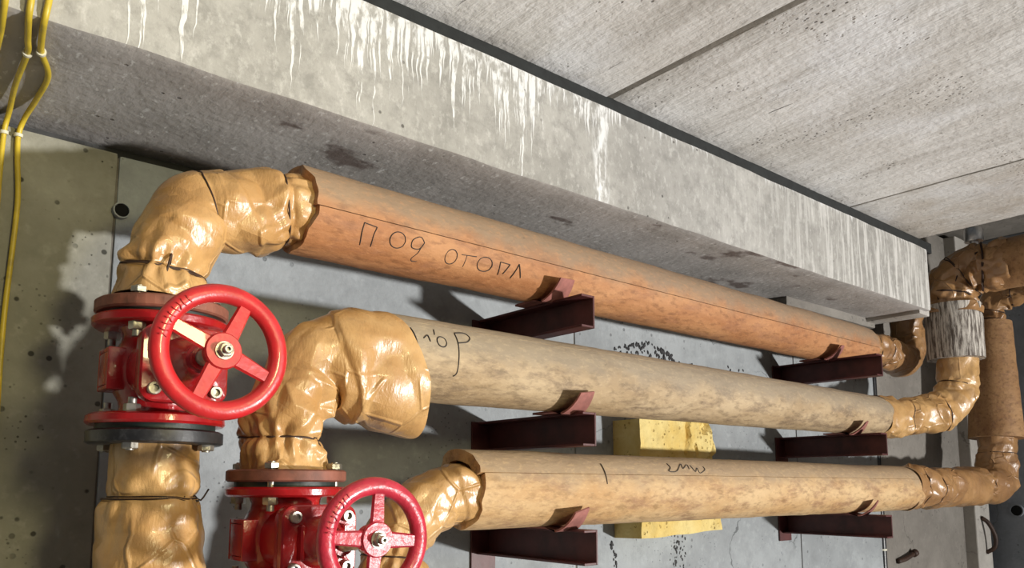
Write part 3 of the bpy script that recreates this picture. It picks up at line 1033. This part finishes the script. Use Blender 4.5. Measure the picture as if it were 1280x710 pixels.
    for i in range(4):
        a = R(spoke0 + 90 * i)
        d = Vector((math.cos(a), 0, math.sin(a)))
        n = Vector((-math.sin(a), 0, math.cos(a)))
        b = bmesh.new()
        prev = None
        for f in range(9):
            q = .012 + (wr - rt - .012 - .004) * f / 8
            hw = .0135 - .0035 * f / 8 + (.004 if f == 8 else 0)
            yo = -.004 * (1 - f / 8)
            ring = [b.verts.new(C + d * q + n * (hw * sx) + Vector((0, yo + ty, 0))) for sx, ty in ((-1, -.002), (-.75, -.006), (.75, -.006), (1, -.002), (.45, .009), (-.45, .009))]
            if prev:
                for k in range(6):
                    b.faces.new((prev[k], prev[(k + 1) % 6], ring[(k + 1) % 6], ring[k]))
            else:
                b.faces.new(ring)
            prev = ring
        b.faces.new(prev)
        smooth_angle(obj('spoke', b, wheelmat, wheel), 50)
    b = bmesh.new()
    lathe(b, [(-.022, .015), (-.018, .022), (.002, .0265), (.010, .0275), (.013, .0255), (.0135, .0)], (0, -1, 0), C, 36)
    smooth_angle(obj('hub', b, wheelmat, wheel), 40)
    b = bmesh.new()
    top = C + Vector((0, -.0135, 0))
    lathe(b, [(0, .0135), (.002, .0135), (.002, .0)], (0, -1, 0), top, 24)
    hexnut(b, top + Vector((0, -.002, 0)), .0112, .009, (0, -1, 0), .4)
    lathe(b, [(.010, .0068), (.018, .0065), (.019, .0055), (.019, .003), (.014, .003), (.014, 0)], (0, -1, 0), top, 18)
    smooth_angle(obj('wheel_nut', b, 'steel', wheel), 40)
    # raised casting marks on the rim
    b = bmesh.new()
    for i in range(9):
        a = R(128 + i * 5.4 + spoke0 * 0)
        d = Vector((math.cos(a), 0, math.sin(a)))
        n = Vector((-math.sin(a), 0, math.cos(a)))
        o0 = C + d * (wr - rt) + Vector((0, -rt * .83, 0))
        tube(b, [o0 - d * .006 + n * .002 * (i % 3 - 1), o0 + n * .0015 * ((i + 1) % 3 - 1) + Vector((0, -.0008, 0)), o0 + d * .006], .0011, 5, .004)
    obj('casting_mark', b, wheelmat, wheel, True)
    # flange bolts with nuts, top pair of flanges and bottom pair
    for s in ((1, -1) if lower else (1,)):
        zi = cz + s * (H - .018)              # nut side on the valve flange
        zo = cz + s * (H + .009 + .024)       # head side on the companion flange
        for k in range(4):
            a = R(45 + 90 * k + 4)
            x, y = cx + math.cos(a) * .089, cy + math.sin(a) * .089
            b = bmesh.new()
            lathe(b, [(0, .0068), (abs(zo - zi) + .036, .0068)], (0, 0, s), (x, y, zi - s * .024), 14)
            hexnut(b, (x, y, zi), .0135, .013, (0, 0, -s), k)
            hexnut(b, (x, y, zo), .0135, .010, (0, 0, s), k * .7)
            smooth_angle(obj('bolt', b, 'steel', root), 40)
    return root

valve(.400, 1.454, .196, .113, 1.150, .1015, 65, 'glossy red gate valve with handwheel below the terracotta pipe', 'red_wheel', True)
valve(.620, 1.40, -.095, .109, 1.085, .0960, 86, 'glossy red gate valve with pinkish handwheel, at the bottom of the frame', 'red_wheel_pink', True, .006, .013)

# ------------------------------------------------------------------ yellow foam block behind the straw pipe
b = bmesh.new()
fx0, fx1 = 1.885, 2.30
nx, nz = 44, 34
def foam_pt(x, z, y):
    q = Vector((x, z, y)) * 9
    return Vector((x + .008 * noise.noise(q), y + .006 * noise.noise(q + Vector((5, 0, 0))) + .006 * noise.noise(q * 3), z + .006 * noise.noise(q + Vector((0, 7, 0)))))
fr_, bk = [], []
for i in range(nx + 1):
    fa, ba = [], []
    for j in range(nz + 1):
        z = -.165 + .375 * j / nz + (.014 * i / nx)
        xr = fx1 - .05 * max(0, (z - .05)) / .16 + .015 * noise.noise(Vector((z * 20, 3, 1)))
        x = fx0 + (xr - fx0) * i / nx
        p = foam_pt(x, z, 1.635)
        crk = abs(x - (2.13 + .02 * noise.noise(Vector((z * 14, 0, 0)))))
        if crk < .008 and z > -.1:
            p.y += .014
        if x > 2.17 and z > .06 and noise.noise(Vector((x * 16, z * 16, 4))) > .15:
            p.y += .016
        fa.append(b.verts.new(p))
        ba.append(b.verts.new((x, WY - .001, z)))
    fr_.append(fa)
    bk.append(ba)
for i in range(nx):
    for j in range(nz):
        b.faces.new((fr_[i][j], fr_[i + 1][j], fr_[i + 1][j + 1], fr_[i][j + 1]))
        b.faces.new((bk[i][j], bk[i + 1][j], bk[i + 1][j + 1], bk[i][j + 1]))
    for j in (0, nz):
        b.faces.new((fr_[i][j], fr_[i + 1][j], bk[i + 1][j], bk[i][j]))
for j in range(nz):
    for i in (0, nx):
        b.faces.new((fr_[i][j], fr_[i][j + 1], bk[i][j + 1], bk[i][j]))
o = tag(obj('foam_block', b, 'foam'), 'yellow foam block on the wall behind the straw pipe', 'foam block')
smooth_angle(o, 45)

# ------------------------------------------------------------------ yellow cables at the left
def cable(pts, label, ties):
    root = thing('yellow_cable', label, 'cable', pts[-1], 'yellow cables hanging from the beam')
    b = bmesh.new()
    sweep(b, spline(pts, .01), .0050, 12)
    obj('sheath', b, 'cable', root, True)
    for p, d in ties:
        b = bmesh.new()
        d = Vector(d).normalized()
        lathe(b, [(0, .0052), (0, .0078), (.006, .0078), (.006, .0052)], d, p, 16)
        smooth_angle(obj('cable_tie', b, 'tie', root, label='small pale tie band'), 40)
    return root
cable([(.200, 1.345, 1.00), (.188, 1.345, .88), (.176, 1.345, .786), (.173, 1.346, .750), (.171, 1.356, .726), (.176, 1.41, .722), (.183, 1.455, .722), (.206, 1.535, .722), (.205, 1.649, .722), (.198, 1.722, .712), (.192, 1.742, .682), (.194, 1.743, .631), (.200, 1.743, .551), (.198, 1.743, .455), (.194, 1.743, .328), (.194, 1.743, .228), (.196, 1.743, .0), (.19, 1.743, -.6), (.19, 1.743, -1.6)],
      'yellow cable bulging under the beam, rightmost of the hanging ones', [((.192, 1.741, .684), (0, .1, -1)), ((.182, 1.45, .722), (.1, 1, 0))])
cable([(.160, 1.345, 1.00), (.154, 1.345, .88), (.151, 1.345, .775), (.150, 1.346, .745), (.150, 1.358, .726), (.159, 1.426, .722), (.165, 1.471, .722), (.166, 1.604, .722), (.171, 1.715, .714), (.168, 1.742, .681), (.167, 1.743, .60), (.167, 1.743, .464), (.160, 1.743, .2), (.155, 1.743, -.5), (.155, 1.743, -1.6)],
      'yellow cable running straight under the beam, second from the left', [((.168, 1.741, .683), (0, .1, -1)), ((.165, 1.468, .722), (0, 1, 0))])
cable([(.128, 1.345, 1.00), (.122, 1.345, .88), (.118, 1.345, .775), (.117, 1.348, .738), (.119, 1.387, .722), (.122, 1.442, .722), (.127, 1.582, .722), (.138, 1.71, .715), (.141, 1.742, .68), (.135, 1.743, .5), (.125, 1.743, 0), (.12, 1.743, -.7), (.12, 1.743, -1.6)],
      'yellow cable at the very left edge, leftmost of the hanging ones', [])

# ------------------------------------------------------------------ small things on the walls
def stub(loc, axis, r, ln, label, mat='hole', rim='wall'):
    root = thing('conduit_stub', label, 'conduit stub', loc)
    b = bmesh.new()
    lathe(b, [(-.01, r), (ln, r), (ln, r * .84), (-.01, r * .84)], axis, loc, 28)
    smooth_angle(obj('sleeve', b, rim, root), 40)
    b = bmesh.new()
    lathe(b, [(-.008, r * .85), (ln * .6, r * .83), (ln * .6, 0)], axis, loc, 24)
    smooth_angle(obj('bore', b, mat, root), 40)
    return root
stub((.385, WY, .573), (0, -1, 0), .017, .012, 'dark round conduit stub in the wall left of the gold bend')
stub((4.95, 1.58, -.135), (-1, 0, 0), .034, .02, 'dark round conduit stub low on the end wall', 'hole', 'end_wall')

b = bmesh.new()
tube(b, [(3.722, 1.762, -1.6), (3.722, 1.762, -.5), (3.722, 1.762, .2), (3.722, 1.762, .69)], .019, 14, .1)
root = thing('drain_conduit', 'black vertical conduit in the wall gap behind the far brackets', 'conduit', (3.722, 1.762, -1.6))
obj('tube', b, 'black', root, True)
b = bmesh.new()
lathe(b, [(0, .019), (0, .021), (.008, .021), (.008, .019)], (0, 0, 1), (3.722, 1.762, -.30), 20)
obj('clip', b, 'tie', root)

b = bmesh.new()
tube(b, [(4.73, 1.69, -.17), (4.745, 1.66, -.20), (4.77, 1.64, -.27), (4.78, 1.65, -.33), (4.775, 1.69, -.36)], .011, 10, .01)
tag(obj('rebar_hook', b, 'wire', None, True), 'rusty bent bar sticking out of the pale pilaster', 'bar')
b = bmesh.new()
tube(b, [(3.83, 1.742, -.355), (3.90, 1.735, -.345), (3.99, 1.735, -.325)], .012, 10, .01)
tube(b, [(3.98, 1.735, -.328), (4.0, 1.73, -.32)], .018, 10, .01)
tag(obj('rebar_stub', b, 'wire', None, True), 'short rusty bar on the wall right of the lowest far bracket', 'bar')
b = bmesh.new()
tube(b, [(3.05, 1.735, .66), (3.3, 1.70, .675), (3.55, 1.72, .69), (3.72, 1.74, .70)], .010, 10, .02)
tag(obj('black_cable', b, 'black', None, True), 'thin black cable along the wall below the beam end', 'cable')

# air vent on the far bend
root = thing('air_vent', 'shiny metal air vent cap on the far wrapped bend', 'valve', (3.70, 1.265, 1.034))
b = bmesh.new()
lathe(b, [(0, .018), (.03, .018), (.03, .036), (.034, .038), (.085, .038), (.092, .034), (.094, .0)], (0, 0, 1), (3.70, 1.265, 1.034), 28)
smooth_angle(obj('cap', b, 'chrome', root), 40)
b = bmesh.new()
lathe(b, [(0, .010), (.018, .010), (.02, .007), (.02, 0)], (0, 0, 1), (3.70, 1.265, 1.128), 16)
smooth_angle(obj('vent_pin', b, 'steel', root), 40)

# tar stain lumps on the wall between upper and middle pipes: part of the wall
b = bmesh.new()
rnd = random.Random(4)
def fleck(x, z, r):
    m = Matrix.Translation((x, WY - .001, z)) @ Matrix.Rotation(rnd.uniform(-.7, .7), 4, 'Y') @ Matrix.Diagonal((1.0, .25, 1.7, 1))
    bmesh.ops.create_icosphere(b, subdivisions=1, radius=r, matrix=m)
for i in range(150):
    x = rnd.uniform(1.90, 2.32)
    top = .455 + .040 * max(0, 1 - abs(x - 2.06) / .16)
    fleck(x, .415 + (top - .415) * rnd.random() ** .7 - .02 * (x > 2.2), rnd.uniform(.002, .0055) * (1.6 if x > 2.14 and rnd.random() < .6 else 1))
for i in range(70):
    x = 2.17 + .06 * rnd.random() ** 1.0
    fleck(x + .02 * math.sin(i), rnd.uniform(-.34, -.17), rnd.uniform(.0015, .0045))
for i in range(26):
    z = rnd.uniform(-.34, -.18)
    fleck(1.87 - (z + .18) * .25 + rnd.gauss(0, .006), z, rnd.uniform(.002, .006))
for i in range(9):
    fleck(2.52 + i * .014, .452 - .03 * rnd.random(), .004)
o = obj('tar_spatter', b, 'tar', wall, True)
o['kind'] = 'stuff'
